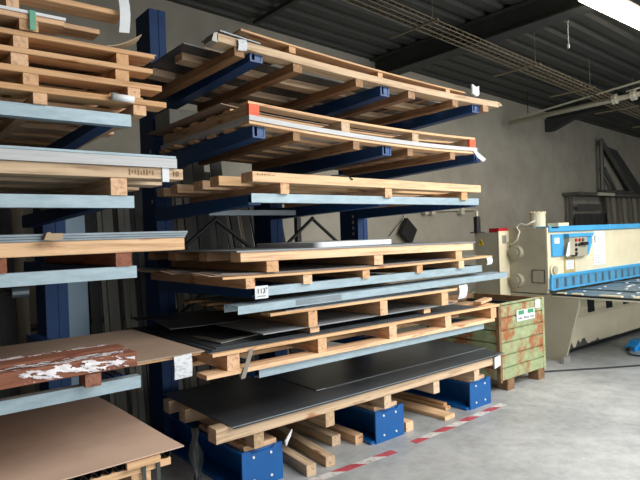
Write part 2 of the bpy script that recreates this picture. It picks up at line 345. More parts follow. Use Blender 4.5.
def foot(parent, x, yf=3.09, yb=4.3, w=.31, h=.245):
    bm = new(); box(bm, x - .045, x + w - .01, yf + .014, yb, 0.0, .022, 'Y', ch=0); box(bm, x + .01, x + w - .01, yf + .014, yb, h - .03, h - .012, 'Y', ch=0)
    box(bm, x + .10, x + .115, yf + .014, yb, .022, h - .03, 'Y', ch=0); box(bm, x + w - .06, x + w - .045, yf + .014, yb, .022, h - .03, 'Y', ch=0)
    ft = obj('foot', bm, M['blue'], parent)
    bm = new(); poly(bm, [(x, 0), (x + w, 0), (x + w, h), (x + w * .82, h), (x + w * .74, h - .022), (x + w * .26, h - .022), (x + w * .18, h), (x, h)], yf, yf + .014, 'Y'); obj('end_plate', bm, M['blue'], ft)
    for dx in (.27, .70):
        for z in (.05, h - .045):
            bm = new(); tube(bm, [(x + w * dx, yf - .006, z), (x + w * dx, yf, z)], .009, 8); obj('bolt', bm, M['white'], ft)
    return ft
def rail(parent, x0, x1, y, zt, h=.054):
    bm = new()
    box(bm, x0, x1, y, y + .003, zt - h, zt, ch=0, seg=6); box(bm, x0, x1, y + .003, y + .05, zt - .003, zt, ch=0, seg=6); box(bm, x0, x1, y + .003, y + .05, zt - h, zt - h + .003, ch=0, seg=6)
    return obj('front_rail', bm, M['galv'], parent)
rack = thing('cantilever_rack', 'tall blue cantilever rack with grey front rails, loaded right of the blue column', 'storage rack', (2.9, 4.2, 0))
CX = (1.80, 2.88, 3.96); AX = (1.80, 2.88, 3.95)
for x in CX: column(rack, x, 3.44 if x < 2 else 2.75, slots=(1.9, 2.3) if x < 2 else ((1.59, 1.65, 1.71, 1.77) if x > 3.5 else ()))
for x in (1.80, 2.973, 4.146): foot(rack, x, 3.09, 4.28)
for zz in ((2.712, 2.648, 2.648), (2.262, 2.226, 2.236)):
    for x, z in zip(AX, zz): arm(rack, x, 2.83, 4.28, z, tip=.07, root=.12)
for z in (1.86, 1.305, .826):
    for x in AX: arm(rack, x - .012 if x < 2 else x, 2.885, 4.28, z - .002)
r4 = rail(rack, 1.775, 3.995, 2.828, 1.862); r5 = rail(rack, 1.79, 4.012, 2.828, 1.305); r6 = rail(rack, 1.785, 4.012, 2.828, .826)
B('cross_rail', M['galvd'], rack, 1.955, 2.74, 3.7, 3.74, 1.772, 1.814)
for (xa, xb) in ((1.93, 2.88), (3.01, 3.96)):
    for z0, z1 in ((1.42, 1.78), (1.78, 1.42), (.9, 1.25), (2.05, 2.5)):
        bm = new(); xm = (xa + xb) / 2
        if z0 < z1 or z0 == 1.42: tube(bm, [(xa, 4.42, z0), (xm, 4.42, z1)], .018, 6)
        else: tube(bm, [(xm, 4.45, z0), (xb, 4.45, z1)], .018, 6)
        obj('brace', bm, M['dark'], rack)
lp = B('number_plate', M['white'], r5, 1.772, 1.865, 2.822, 2.827, 1.238, 1.314, ch=0, label='white location plate reading 113')
text('digits', '113', .042, (1.815, 2.8205, 1.282), M['black'], r5, label='black digits 113')
text('digits', '+', .022, (1.853, 2.8205, 1.296), M['black'], r5, label='small mark beside the digits')
B('small_print', M['st_f'], r5, 1.787, 1.847, 2.8212, 2.822, 1.25, 1.256, ch=0)

lrack = thing('cantilever_rack', 'blue cantilever rack with pale rails at left edge, loaded with long pallets', 'storage rack', (.2, 3.6, 0))
for x in (.97, -.85): column(lrack, x, 3.0, w=.15)
for z in (2.175, 1.808, 1.492, .993):
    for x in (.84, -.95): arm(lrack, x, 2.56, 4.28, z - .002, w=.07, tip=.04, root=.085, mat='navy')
    rail(lrack, -1.35, .955, 2.515, z)
for x in (.86, -.9): foot(lrack, x, 2.75, 4.28, w=.26)
t_ = new(); tube(t_, [(.25, 4.2, 1.28), (.78, 4.2, 1.29)], .018, 8); tube(t_, [(.55, 4.2, 1.42), (.82, 4.2, 1.28)], .024, 8); obj('brace', t_, M['dark'], lrack)
t_ = new(); tube(t_, [(.74, 4.17, 1.29), (.84, 4.17, 1.29)], .035, 10); obj('clamp', t_, M['galvd'], lrack)

# ------------------------------------------------------------------ pallets
def skid(label, x0, x1, yf, yb, zb, runners, rh, dt, kind='pine', n=5, bw=.12, z=None, bottom=None, group=None, rkind=None, fdt=None, ends=0.0, bdt=None, cat='pallet', jit=.03, rw=.07, paint=None, ys=None, name='wooden_pallet'):
    """runners (x starts) along Y of height rh standing on zb(x); deck boards along X of thickness dt on top"""
    zf = z if z else (lambda x: zb)
    p = thing(name, label, cat, ((x0 + x1) / 2, (yf + yb) / 2, zf((x0 + x1) / 2)), group)
    f = lambda x, y: zf(x)
    L = yb - yf
    for i in range(n):
        w_ = bw * R.uniform(.9, 1.1); y = ys[i] if ys else (yf + (L - w_) * i / (n - 1) if n > 1 else yf)
        d = dt
        a = x0 if i == 0 else x0 + R.uniform(-jit, jit) + ends; b_ = x1 if i == 0 else x1 + R.uniform(-jit, jit)
        B('deck_board', W[kind + 'X'], p, a, b_, y, y + w_, rh + .0006, rh + d, 'X', seg=14, f=f)
    for i, rx in enumerate(runners):
        ww = rw * R.uniform(.92, 1.08)
        rr_ = B('runner', W[(rkind or kind) + 'Y'], p, rx, rx + ww, yf + R.uniform(.002, .012), yb - .01, 0, rh, 'Y', seg=4, f=f)
        if paint and i in paint:
            bm = new(); box(bm, rx - .002, rx + ww + .002, yf - .003, yf + .022, .002, rh - .001, 'Y', ch=0, f=f); obj('painted_end', bm, M['orange_paint'], rr_, label='bright orange painted end')
    if bottom:
        bt, bx0, bx1, nb = bottom
        for i in range(nb):
            y = yf + (L - bw) * i / max(1, nb - 1)
            B('bottom_board', W[kind + 'X'], p, bx0 + (R.uniform(-.04, .04) if i else 0), bx1, y, y + bw, -bt, -.0006, 'X', seg=14, f=f)
    return p
def sheet(label, x0, x1, y0, y1, z0, z1, mat='black_sheet', f=None, cat='metal sheet', name='metal_sheet', group=None, nx=12, ny=6, corner=None):
    bm = new(); slab(bm, x0, x1, y0, y1, z0, z1, nx, ny, f, corner); return tag(obj(name, bm, M[mat]), label, cat, group)

# --- right rack, top level: lower skid rests on the arms with its runners hanging between them
z1 = quad3((1.57, 2.754), (2.6, 2.703), (4.29, 2.697))
p = skid('weathered wide skid on the topmost arms of the right rack, its runners hanging between arms', 1.57, 4.29, 2.8, 4.12, 0, (1.68, 2.10, 2.62, 3.15, 3.66, 4.06), .052, .048, 'old', 4, .11, z=lambda x: z1(x) - .1, rkind='brown', ends=-.03)  # aged brown runners, their colour also carrying the underside shade
paper(p, 1.695, 1.75, 2.79, 2.675, 2.74)
bm = new(); slab(bm, 3.90, 3.99, 2.785, 2.80, 2.71, 2.785, 3, 1, lambda x, y: .01 * math.sin(x * 60)); obj('paper_tag', bm, M['white'], p, label='curled white paper tag at the right end')
bm = new(); poly(bm, [(1.535, 2.705), (1.575, 2.7), (1.575, 2.758), (1.55, 2.75)], 2.8, 2.9, 'Y'); obj('splintered_end', bm, M['st_f'], p, label='greyed splintered board end')
bm = new(); poly(bm, [(4.285, 2.66), (4.34, 2.668), (4.33, 2.682), (4.285, 2.70)], 2.8, 2.9, 'Y'); obj('splintered_end', bm, M['cardboard'], p, label='pale splintered board end')
sheet('dark steel sheet jutting out leftmost on the topmost skid of the right rack', 1.50, 3.9, 3.08, 4.1, .002, .008, 'black_sheet', lambda x, y: z1(x))
sheet('small dark plate with a bright edge at left front corner of the topmost skid', 1.59, 1.86, 2.802, 3.03, .003, .010, 'grey_sheet', lambda x, y: z1(x) + .012 - .03 * (x - 1.59))
z1b = quad3((1.75, 2.818), (2.6, 2.765), (3.88, 2.727))
skid('thin topmost pallet lying over the weathered skid at the top of the right rack', 1.75, 3.88, 2.84, 4.0, 0, (2.10, 2.88, 3.63), .038, .013, 'orange', 6, .12, z=lambda x: z1b(x) - .051 + .010, rw=.05)
# --- second level
z2 = quad3((1.75, 2.285), (2.6, 2.247), (3.94, 2.246))
p = skid('pale skid carrying a white sheet pack, on the second arm level of the right rack', 1.76, 3.94, 2.8, 4.1, 0, (2.08, 2.58, 3.12, 3.61), .055, .019, 'pine', 6, .1, z=lambda x: z2(x) - .074, rkind='brown', rw=.055)  # brown runners again put the underside shade into the wood colour
bm = new(); poly(bm, [(3.94, 2.20), (4.02, 2.165), (4.06, 2.19), (3.98, 2.225), (3.90, 2.262), (3.89, 2.245)], 2.788, 2.792, 'Y'); obj('paper_tag', bm, M['white'], p, label='torn white paper tag at right end')
sheet('white edged sheet pack between the two pallets of the second level', 1.755, 3.945, 2.79, 4.05, .001, .03, 'whitepack', lambda x, y: z2(x), 'sheet pack', 'sheet_pack')
z2b = lambda x: z2(x) + .0315
p = skid('pallet with orange painted ends on the second level, over the white sheet pack', 1.76, 3.94, 2.805, 4.03, 0, (1.765, 2.48, 3.18, 3.865), .066, .018, 'pine', 6, .1, z=z2b, paint=(0, 3), rkind='old')
sheet('thin brown board on top of the orange ended pallet, its corner lifted', 1.70, 3.6, 3.02, 4.15, .001, .006, 'dim_board', lambda x, y: z2b(x) + .084 + .012 * max(0, 1 - (x - 1.7) * 3), 'board', 'cover_board')
bm = new(); box(bm, 1.75, 2.02, 3.86, 4.12, 2.420, 2.56, 'X', ch=.004); c_ = tag(obj('carton', bm, M['st_f']), 'small pale carton at the back of the second level near the column', 'box')
# --- third level (rail with block line)
p = skid('clean light pine pallet with stamped front beam, on the rail above the white plate', 1.77, 3.99, 2.8, 4.05, 0, (1.97, 2.87, 3.74), .066, .06, 'pine', 5, .12, z=lambda x: 1.8625 - .009 * (x - 1.77), rkind='orange', ends=-.06, bdt=.045)
for (xa, xb, zz) in ((1.80, 1.92, 1.973), (3.02, 3.3, 1.952), (3.55, 3.85, 1.948)):
    bm = new(); x = xa
    while x < xb: s_ = R.uniform(.008, .016); box(bm, x, x + s_ * .7, 2.7988, 2.7999, zz - .006, zz + .002 + R.uniform(-.003, .003), ch=0); x += s_ + .003
    obj('burnt_stamp', bm, M['brown_sheet'] if xa > 2 else M['rust'], p, label='row of small burnt-in marks')
bm = new(); tube(bm, [(2.42, 2.86, 1.992), (2.47, 2.83, 1.995), (2.52, 2.81, 1.985), (2.55, 2.79, 1.965)], .006, 6); tag(obj('bent_wire', bm, M['dark']), 'short bent wire lying on the clean light pine pallet', 'wire')
sheet('thin grey sheet lying on the clean light pine pallet of the third level', 1.95, 3.3, 2.9, 3.9, .001, .006, 'grey_sheet', lambda x, y: 1.8625 - .009 * (x - 1.77) + .127)
# --- fourth level, number 113
z4a = quad3((1.55, 1.369), (2.7, 1.354), (4.12, 1.366))
p = skid('low thin skid resting directly on the rail with the white 113 plate', 1.55, 4.12, 2.8, 4.2, 0, (1.70, 2.12, 2.63, 3.18, 3.67), .0595, .015, 'pine', 6, .1, z=lambda x: (z4a(x) - .0595), rkind='orange', rw=.065, ends=.1)
paper(p, 4.02, 4.10, 2.79, 1.305, 1.365)
for k in range(3):
    sheet(('lowest', 'middle', 'uppermost')[k] + ' of three thin rippled sheets between the two pallets above the 113 plate', 1.47 + .05 * k, 3.75 + .12 * k, 2.815 + .02 * k, 4.2 - .03 * k, .016 + .0035 * k, .0185 + .0035 * k, 'dim_board' if k < 2 else 'grey_sheet', lambda x, y, k=k: z4a(x) + (.012 * (1 + math.sin(y * 11)) * max(0, 1.85 - x) * 2.2 if x < 1.85 else 0), 'sheet', 'thin_sheet')
z4b = lambda x: 1.394 - .010 * (x - 1.67)
p = skid('upper pallet above the 113 plate, under a blue grey sheet', 1.67, 3.86, 2.8, 4.15, 0, (1.85, 2.74, 3.64), 0.067, .058, 'pine', 4, .12, z=z4b, bdt=.03, rkind='orange', rw=.08)
sheet('wide blue grey steel sheet lying on the upper pallet above the 113 plate', 1.64, 3.88, 2.79, 4.2, .1255, .1335, 'grey_sheet', lambda x, y: z4b(x), ny=3)
bm = new(); z0 = 1.521
poly(bm, [(2.29 + .05 * (1 - math.cos(a)), 2.92 - .05 * math.sin(a)) for a in [i * math.pi / 16 for i in range(9)]] + [(2.98, 2.87), (2.98, 3.6), (2.29, 3.6)], z0, z0 + .034)
tag(obj('foam_plate', bm, M['white']), 'white plate with a rounded corner lying on the blue grey sheet', 'panel')
# --- loose profile and pile below
zch = lambda x: 1.211 + .0055 * (x - 1.64)
bm = new(); f_ = lambda x, y: zch(x)
for (a, b_, c, d) in ((2.80, 2.803, -.047, 0), (2.803, 2.957, -.003, 0), (2.957, 2.96, -.047, 0)): box(bm, 1.64, 4.34, a, b_, c, d, ch=0, seg=8, f=f_)
ch = tag(obj('steel_channel', bm, M['galv']), 'long loose galvanised channel, open side down, jutting right below the 113 rail', 'steel profile')
B('film_patch', M['galvd'], ch, 2.05, 2.42, 2.7985, 2.7995, -.04 + zch(2.2), -.004 + zch(2.2), ch=0, label='darker film patch on the channel face')
p = skid('short pallet with tall blocks carrying fanned sheets under the long channel', 1.86, 3.72, 2.8, 4.0, 0, (2.15, 2.78, 3.45), .101, .018, 'pine', 5, .12, z=lambda x: 1.026, rkind='orange', rw=.075)
paper(p, 3.64, 3.74, 2.785, 1.06, 1.165, lean=-.02)
for k in range(4):
    sheet(('bottom', 'second', 'third', 'top')[k] + ' sheet of the fanned grey pile beneath the long channel', 1.98 + .08 * k, 3.55 - .1 * k, 2.81 + .012 * k, 3.95, 1.1456 + .0042 * k, 1.149 + .0042 * k, ('grey_sheet', 'black_sheet', 'galvd', 'grey_sheet')[k])
p = sheet('grey sheet under the short tall-block pallet, propped on small blocks', 1.83, 3.66, 2.84, 4.1, 1.018, 1.0255, 'grey_sheet')
for k, x in enumerate((2.2, 3.3)):
    tag(B('spacer_block', W['pineY'], None, x, x + .075, 2.86, 3.95, .972 + .005, 1.0175, 'Y'), ('left' if k == 0 else 'right') + ' one of two small spacer blocks propping the grey sheet above the double-deck pallet', 'wooden block')
sheet('dark warped sheet sticking out left beneath the loose channel', 1.50, 2.1, 3.42, 4.1, 1.026, 1.0295, 'black_sheet', lambda x, y: .035 * math.sin((y - 3.42) * 5.5) ** 2 + .03 * max(0, 1.7 - x))
# --- fifth level
z5 = lambda x: .855 - .002 * (x - 1.57)
p = skid('long double-deck pallet on the lowest grey rail, straps hanging at its left', 1.47, 4.21, 2.8, 4.05, 0, (1.565, 2.215, 2.86, 3.48, 4.09), .09, .02, 'pine', 6, .12, z=z5, bottom=(.027, 1.43, 4.13, 4), rkind='orange', rw=.075)
bm = new(); poly(bm, [(1.70, .96), (1.73, .96), (1.665, .80), (1.635, .80)], 2.787, 2.79, 'Y'); obj('strap', bm, M['greystrap'], p, label='grey strap end hanging down')
for k in range(3):
    sheet(('lowest', 'middle', 'topmost')[k] + ' of three wide dark sheets on the double-deck pallet', 1.46 + .04 * k, 3.95 - .3 * k, 2.83 + .03 * k, 4.12 - .04 * k, .9625 + .0042 * k, .966 + .0042 * k, 'black_sheet', lambda x, y: -.002 * (x - 1.57) + .003)
bm = new()
pts = [(1.62, 2.97), (1.97, 3.07), (2.0, 3.12), (1.67, 3.045), (1.665, 3.2), (1.63, 3.31), (1.60, 3.3)]
poly(bm, pts, .9815, .986); tag(obj('steel_offcut', bm, M['st_f']), 'pale L-shaped sheet offcut lying on the dark sheets at left', 'metal offcut')
bm = new(); box(bm, 4.0, 4.3, 2.84, 2.92, .974, .997, 'X', off=lambda t: (0, .1 * t, 0)); tag(obj('wood_offcut', bm, W['orangeX']), 'small orange wood offcut on the right end of the double-deck pallet', 'wood piece')
# --- floor level
z6 = lambda x: .2655 - .001 * (x - 1.87)
p = skid('heavy bottom pallet of rough beams standing on the blue rack feet', 1.60, 4.48, 3.04, 4.15, 0, (1.87, 2.45, 3.03, 3.60, 4.16), .099, .09, 'old', 3, .1, z=z6, rw=.075, ends=.02, ys=(3.04, 3.55, 3.82))
bm = new(); slab(bm, 4.43, 4.52, 3.018, 3.028, .33, .43, 2, 1, lambda x, y: (x - 4.43) * .2); obj('paper_tag', bm, M['white'], p, label='white paper tag at the right end')
for k, x in enumerate((1.84, 3.0, 4.17)):
    tag(B('packing_board', W['pineX'], None, x, x + .25, 3.13, 3.75, .2335, .2648, 'Y'), 'flat board between pallet and blue foot, ' + ('nearest the camera', 'at the middle foot', 'at the far right foot')[k], 'board')
big = sheet('large thick black steel sheet on the bottom pallet', 1.69, 4.55, 3.0, 4.03, .4555, .4615, 'black_sheet')
bm = new(); box(bm, 1.69, 4.55, 2.9995, 3.0, .456, .461, ch=0); obj('cut_edge', bm, M['edge'], big, label='bright cut edge')
for k in range(3):
    sheet(('lowest', 'middle', 'uppermost')[k] + ' of the three stacked plates under the large black sheet', 1.72 + .03 * k, 4.5 - .02 * k, 3.03 - .006 * k, 4.0, .4562 - .02 + .0066 * k - .002, .4612 - .02 + .0066 * k - .002, 'black_sheet')
s2_ = sheet('second black sheet with a bright edge, set back on the large one', 2.55, 4.62, 3.245, 4.0, .462, .4675, 'black_sheet')
bm = new(); box(bm, 2.55, 4.62, 3.243, 3.245, .4625, .4672, ch=0); box(bm, 2.548, 2.55, 3.245, 3.46, .4625, .4672, ch=0); obj('cut_edge', bm, M['edge'], s2_, label='bright cut edge')
bm = new(); box(bm, 2.53, 2.62, 3.235, 3.25, .4675, .4695, ch=0); tag(obj('metal_clip', bm, M['white']), 'tiny bright clip on the corner of the second black sheet', 'clip')

# floor timbers
def timber(label, tip, back, w_, h, kind, group=None, lift=0):
    a = Vector((*tip, 0)); b_ = Vector((*back, 0)); L = (b_ - a).length; bm = new(); box(bm, -w_ / 2, w_ / 2, 0, L, 0, h, 'Y', seg=5, off=lambda t: (.008 * math.sin(t * 3), 0, 0), ch=.004)
    bmesh.ops.recalc_face_normals(bm, faces=bm.faces); me = bpy.data.meshes.new('timber'); bm.to_mesh(me); bm.free(); me.materials.append(W[kind + 'Y'])
    o = bpy.data.objects.new('timber', me); C.objects.link(o); o.location = (a.x, a.y, lift); o.rotation_euler = (0, 0, math.atan2(-(b_ - a).x, (b_ - a).y)); return tag(o, label, 'timber')
timber('squared timber on the floor directly right of the nearest blue foot', (2.27, 2.99), (2.36, 4.1), .075, .075, 'old')
timber('second squared timber on the floor from the nearest blue foot', (2.46, 3.02), (2.60, 4.2), .075, .07, 'old')
timber('short thick timber behind the warm brown one, left of the middle blue foot', (2.745, 3.29), (2.74, 4.2), .085, .075, 'old')
timber('warm brown timber touching the left side of the middle blue foot', (2.89, 3.19), (2.87, 4.2), .08, .07, 'orange')
timber('timber block end showing at the right side of the middle blue foot', (3.37, 3.11), (3.34, 3.75), .09, .075, 'pine')
timber('flat pale plank lying aslant on the floor before the far right foot', (3.83, 3.07), (3.78, 4.1), .14, .035, 'pine')
timber('thin batten lying between the pale plank and the far right foot', (4.02, 3.24), (3.98, 4.2), .07, .03, 'pine')
timber('thin batten stacked upon the other batten near the far right foot', (4.02, 3.27), (3.98, 4.2), .05, .025, 'orange', lift=.0305)
# hanging plastic
bm = new(); slab(bm, 1.62, 1.70, 3.66, 3.67, .10, .105, 2, 1); bm.free()
bm = new(); g = []
for i in range(9):
    t = i / 8; g.append([bm.verts.new((1.62 + .06 * u + .015 * math.sin(t * 9 + u * 3), 3.42 + .03 * math.sin(u * 8 + t * 4), .362 - .339 * t)) for u in [k / 6 for k in range(7)]])
for i in range(8):
    for k in range(6): bm.faces.new((g[i][k], g[i][k + 1], g[i + 1][k + 1], g[i + 1][k]))
bmesh.ops.solidify(bm, geom=bm.faces[:], thickness=.002)
tag(obj('plastic_sheet', bm, M['pale'], smooth=True), 'crumpled grey plastic hanging beside the nearest blue foot', 'plastic')
bm = new(); tube(bm, [(2.20, 3.10, .30), (2.16, 3.08, .27), (2.12, 3.06, .245), (2.115, 3.05, .225)], .008, 6, lambda t: .004 + .009 * math.sin(t * 3)); tag(obj('plastic_strip', bm, M['white']), 'curled white plastic strip hanging under the bottom pallet', 'plastic')
# tape on floor
for x0, x1, ya, yb, lb in ((1.9, 2.97, 2.93, 2.90, 'red and white floor tape strip nearer the camera, ending by the middle foot'), (3.2, 4.5, 2.92, 2.99, 'red and white floor tape strip running past the far right foot')):
    bm = new(); box(bm, x0, x1, ya - .034, ya + .034, .0005, .0016, ch=0, seg=8, off=lambda t, a=ya, b_=yb: (0, (b_ - a) * t, 0)); tag(obj('floor_tape', bm, M['tape']), lb, 'tape')

# ------------------------------------------------------------------ left rack load
def lf(z0, s=-.0): return lambda x: z0 + s * (x - 1.0)
skid('lowest of the four orange pallets stacked at top left, white foam on it', -1.2, 1.12, 2.5, 3.9, 0, (-.9, -.2, .55, .965), .046, .026, 'orange', 6, .12, z=lf(2.176 + .0, 0), rw=.055)
skid('second pallet from below in the orange stack at top left', -1.2, 1.10, 2.5, 3.9, 0, (-.9, -.2, .515, .94), .046, .027, 'orange', 6, .12, z=lf(2.2495), rw=.06)
skid('third pallet from below in the orange stack at top left', -1.2, 1.06, 2.5, 3.9, 0, (-.9, -.2, .475, .89), .048, .023, 'orange', 6, .12, z=lf(2.3235), rw=.06)
skid('topmost of the four orange pallets stacked at top left, under dark boards', -1.2, 1.07, 2.5, 3.9, 0, (-.9, -.2, .485, .895), .046, .02, 'orange', 6, .12, z=lf(2.3955), rw=.055)
bm = new(); tube(bm, [(.86, 2.478, 2.238), (.955, 2.478, 2.236)], .016, 12); tag(obj('foam_tube', bm, M['white'], smooth=True), 'white foam tube on the lowest orange pallet at top left', 'foam')
bm = new(); box(bm, 1.02, 1.13, 2.56, 2.7, 2.176 + .026, 2.2, 'X'); bm.free()
sheet('brown edged thin board over the orange pallet stack at top left', -.9, 1.085, 2.515, 3.7, 2.4625, 2.468, 'dim_board', cat='board', name='cover_board')
bm = new(); slab(bm, .86, 1.02, 2.52, 2.75, 2.469, 2.473, 8, 6, lambda x, y: .075 * ((x - .86) / .16) ** 1.6 + .012 * math.sin(y * 26) * ((x - .86) / .16)); tag(obj('paper_wrap', bm, M['cardboard']), 'crumpled tan paper sticking up beside the blue column at top left', 'paper')
p = skid('green strapped pallet with a white sheet on top, upper left corner', -1.2, .68, 2.5, 3.6, 0, (-.6, .51), .042, .022, 'orange', 5, .12, z=lf(2.4705, 0), rw=.075)
bm = new(); box(bm, .545, .568, 2.488, 2.494, 2.47, 2.549, 'Z', ch=0); obj('strap', bm, M['teal'], p, label='green strap over the block')
sheet('white sheet on the green strapped pallet, upper left corner', -1.2, .685, 2.495, 3.6, 2.5355, 2.5475, 'white')
p = skid('upper pallet over the white sheet in the upper left corner', -1.2, .93, 2.5, 3.7, 0, (-.5, .465), .058, .024, 'orange', 5, .12, z=lf(2.5485, 0), rw=.045)
paper(p, .905, .950, 2.488, 2.53, 2.69, 'white', label='long white paper hanging at the right end', curl=.02)
sheet('dim grey board edge behind the green strapped pallet, upper left', -.5, .90, 2.93, 3.6, 2.5475 - .03, 2.5475 - .008, 'cardboard', cat='board', name='grey_board')
skid('greyed pallet behind the strapped one, upper left', -.6, .86, 3.62, 3.88, 0, (.3,), .03, .03, 'brown', 2, .1, z=lf(2.4705), rw=.06)
# L4
p = skid('pallet with marked end beam under a bright silver sheet pack, left rack', -1.2, 1.19, 2.5, 3.8, 0, (-.9, -.1, .85), .078, .051, 'old', 5, .13, z=lf(1.809), rkind='orange', bdt=.04)
bm = new(); box(bm, 1.085, 1.118, 2.494, 2.499, 1.875, 1.94, 'Z', ch=0); obj('tape_wrap', bm, M['white'], p, label='white tape around the beam end')
text('pencil_mark', '10', .034, (1.152, 2.4975, 1.913), M['rust'], p, label='faint reddish 10')
bm = new(); x = .93
for i in range(9): box(bm, x, x + .006, 2.4985, 2.4996, 1.907 + R.uniform(-.006, .006), 1.922 + R.uniform(-.006, .01), ch=0); x += .0135
obj('pencil_mark', bm, M['rust'], p, label='faint scribbled marks')
for k in range(2):
    sheet(('lower thicker', 'upper thin')[k] + ' of the two silver sheets on the marked pallet, left rack', -1.2, 1.155 - .004 * k, 2.485, 3.8, (1.9395, 1.9845)[k], (1.983, 1.995)[k], 'whitepack' if k == 0 else 'galv', cat='metal sheet')
bm = new(); poly(bm, [(1.13, 1.90), (1.145, 1.90), (1.20, 1.952), (1.19, 1.956)], 2.486, 2.489, 'Y'); bm.free()
# L5
p = skid('pallet with a clipped grey sheet pack in the middle of the left rack', -1.2, 1.185, 2.5, 3.8, 0, (-.9, .36, .86), .061, .06, 'pine', 5, .13, z=lf(1.493), rkind='red', bdt=.04)
for k in range(3):
    sheet(('lowest', 'middle', 'uppermost')[k] + ' of three grey sheets on the reddish block pallet, left rack', -1.2, 1.19 + .004 * k, 2.495 - .004 * k, 3.8, 1.6145 + .0105 * k, 1.6235 + .0105 * k, 'galvd', cat='metal sheet')
bm = new(); poly(bm, [(.56, 1.62), (.57, 1.648), (.585, 1.652), (.585, 1.646), (.63, 1.646), (.632, 1.622), (.60, 1.616)], 2.455, 2.485, 'Y'); tag(obj('cardboard_clip', bm, M['cardboard']), 'folded cardboard scrap clipped to the grey sheet edge, left rack', 'cardboard')
# L6
p = skid('low pallet carrying the wide tan board and reddish planks, left rack', -1.2, 1.29, 2.58, 3.5, 0, (-.9, -.1), .03, .013, 'pine', 6, .1, z=lf(.994), rkind='red', rw=.07)
paper(p, 1.135, 1.225, 2.555, .93, 1.042, label='white printed paper sheet hanging from the edge', curl=.006)
sheet('wide tan board with the reddish planks lying on it, left rack', -1.2, 1.305, 2.57, 3.56, 1.038, 1.045, 'dim_board', cat='board', name='tan_board')
pk = []
zc = 1.0456
for k, (ya, zz) in enumerate(((2.46, 0), (2.565, .012), (2.67, .0))):
    tag(B('hardwood_plank', W['redX'], None, -.9, .92 - .015 * k, ya, ya + .1, zc + .004, zc + .066 + zz, 'X', seg=10, off=lambda t: (0, 0, .003 * math.sin(t * 9))), ('front', 'middle', 'rear')[k] + ' one of three reddish planks partly wrapped in torn white film', 'plank')
B_ = B('bearer', W['redY'], p, 0.70, .765, 2.465, 2.56, .994, 1.0492, 'Y', label='reddish bearer block under the planks')
def filmpatch(x0, x1, y0, y1, z, lab, vert=False):
    bm = new(); nx, ny = 190, 26; g = {}; sd = R.random() * 50
    for i in range(nx + 1):
        for j in range(ny + 1):
            u, v_ = i / nx, j / ny; X_ = x0 + (x1 - x0) * u; q_ = y0 + (y1 - y0) * v_; h_ = .004 + .004 * nz.noise(Vector((X_ * 30, q_ * 60, sd)))
            g[i, j] = bm.verts.new((X_, z - h_, q_) if vert else (X_, q_, z + h_))
    for i in range(nx):
        for j in range(ny):
            u, v_ = i / nx, j / ny; e = min(1, min(u, 1 - u) * 5)
            q = nz.fractal(Vector((u * (x1 - x0) * 16 + v_ * 1.3, v_ * (y1 - y0) * 45, sd)), .6, 2.3, 6)
            if q > abs(v_ - .5) * 1.0 - .22 * e: bm.faces.new((g[i, j], g[i + 1, j], g[i + 1, j + 1], g[i, j + 1]))
    bmesh.ops.delete(bm, geom=[v_ for v_ in bm.verts if not v_.link_faces], context='VERTS')
    tag(obj('film_scrap', bm, M['film'], smooth=True), lab, 'plastic film')
filmpatch(.36, .915, 2.462, 2.558, zc + .066, 'torn white film along the top of the front reddish plank')
filmpatch(.15, .88, 2.672, 2.768, zc + .066, 'torn white film along the rear reddish plank')
filmpatch(.45, .91, zc + .012, zc + .066, 2.4605, 'white film stuck down the front face of the front plank', True)
# L7 bottom
p = skid('bottom left pallet with strapped light boards under the brown cover board', -1.2, 1.12, 2.6, 3.75, 0, (-.9, -.1, .93), .27, .035, 'pine', 5, .12, z=lf(.246), rw=.09)
for x in (.975, 1.045):
    bm = new(); box(bm, x, x + .018, 2.590, 2.596, .40, .60 - .01, 'Z', ch=0); obj('strap', bm, M['strap'], p, label='dark steel strap')
bm = new(); g0 = []
n_ = 150
for i in range(n_ + 1):
    x = -.6 + 1.72 * i / n_; zz = .565 + .012 * (1 if (i // 2) % 2 else -1) + .0; g0.append([bm.verts.new((x, yy, zz)) for yy in (2.6, 3.75)] + [bm.verts.new((x, yy, zz + .003)) for yy in (2.6, 3.75)])
for i in range(n_):
    a, b_ = g0[i], g0[i + 1]; bm.faces.new((a[0], b_[0], b_[1], a[1])); bm.faces.new((a[2], b_[2], b_[3], a[3])); bm.faces.new((a[0], b_[0], b_[2], a[2])); bm.faces.new((a[1], b_[1], b_[3], a[3]))
tag(obj('corrugated_sheet', bm, M['dark']), 'dark corrugated sheet under the brown cover board, bottom left', 'corrugated sheet')
tag(B('batten', W['pineX'], None, .90, 1.06, 2.575, 2.597, .553, .585, 'X'), 'short light batten caught under the straps, bottom left', 'batten')
sheet('large smooth brown cover board, bottom left', -1.2, 1.185, 2.585, 3.81, .590, .5955, 'brown_sheet', lambda x, y: .006 * math.sin(y * 4) + .004, 'board', 'cover_board', corner=lambda x, y: (x + (.0 if x < 0 else -.04 * ((y - 2.57) / 1.24)), y))

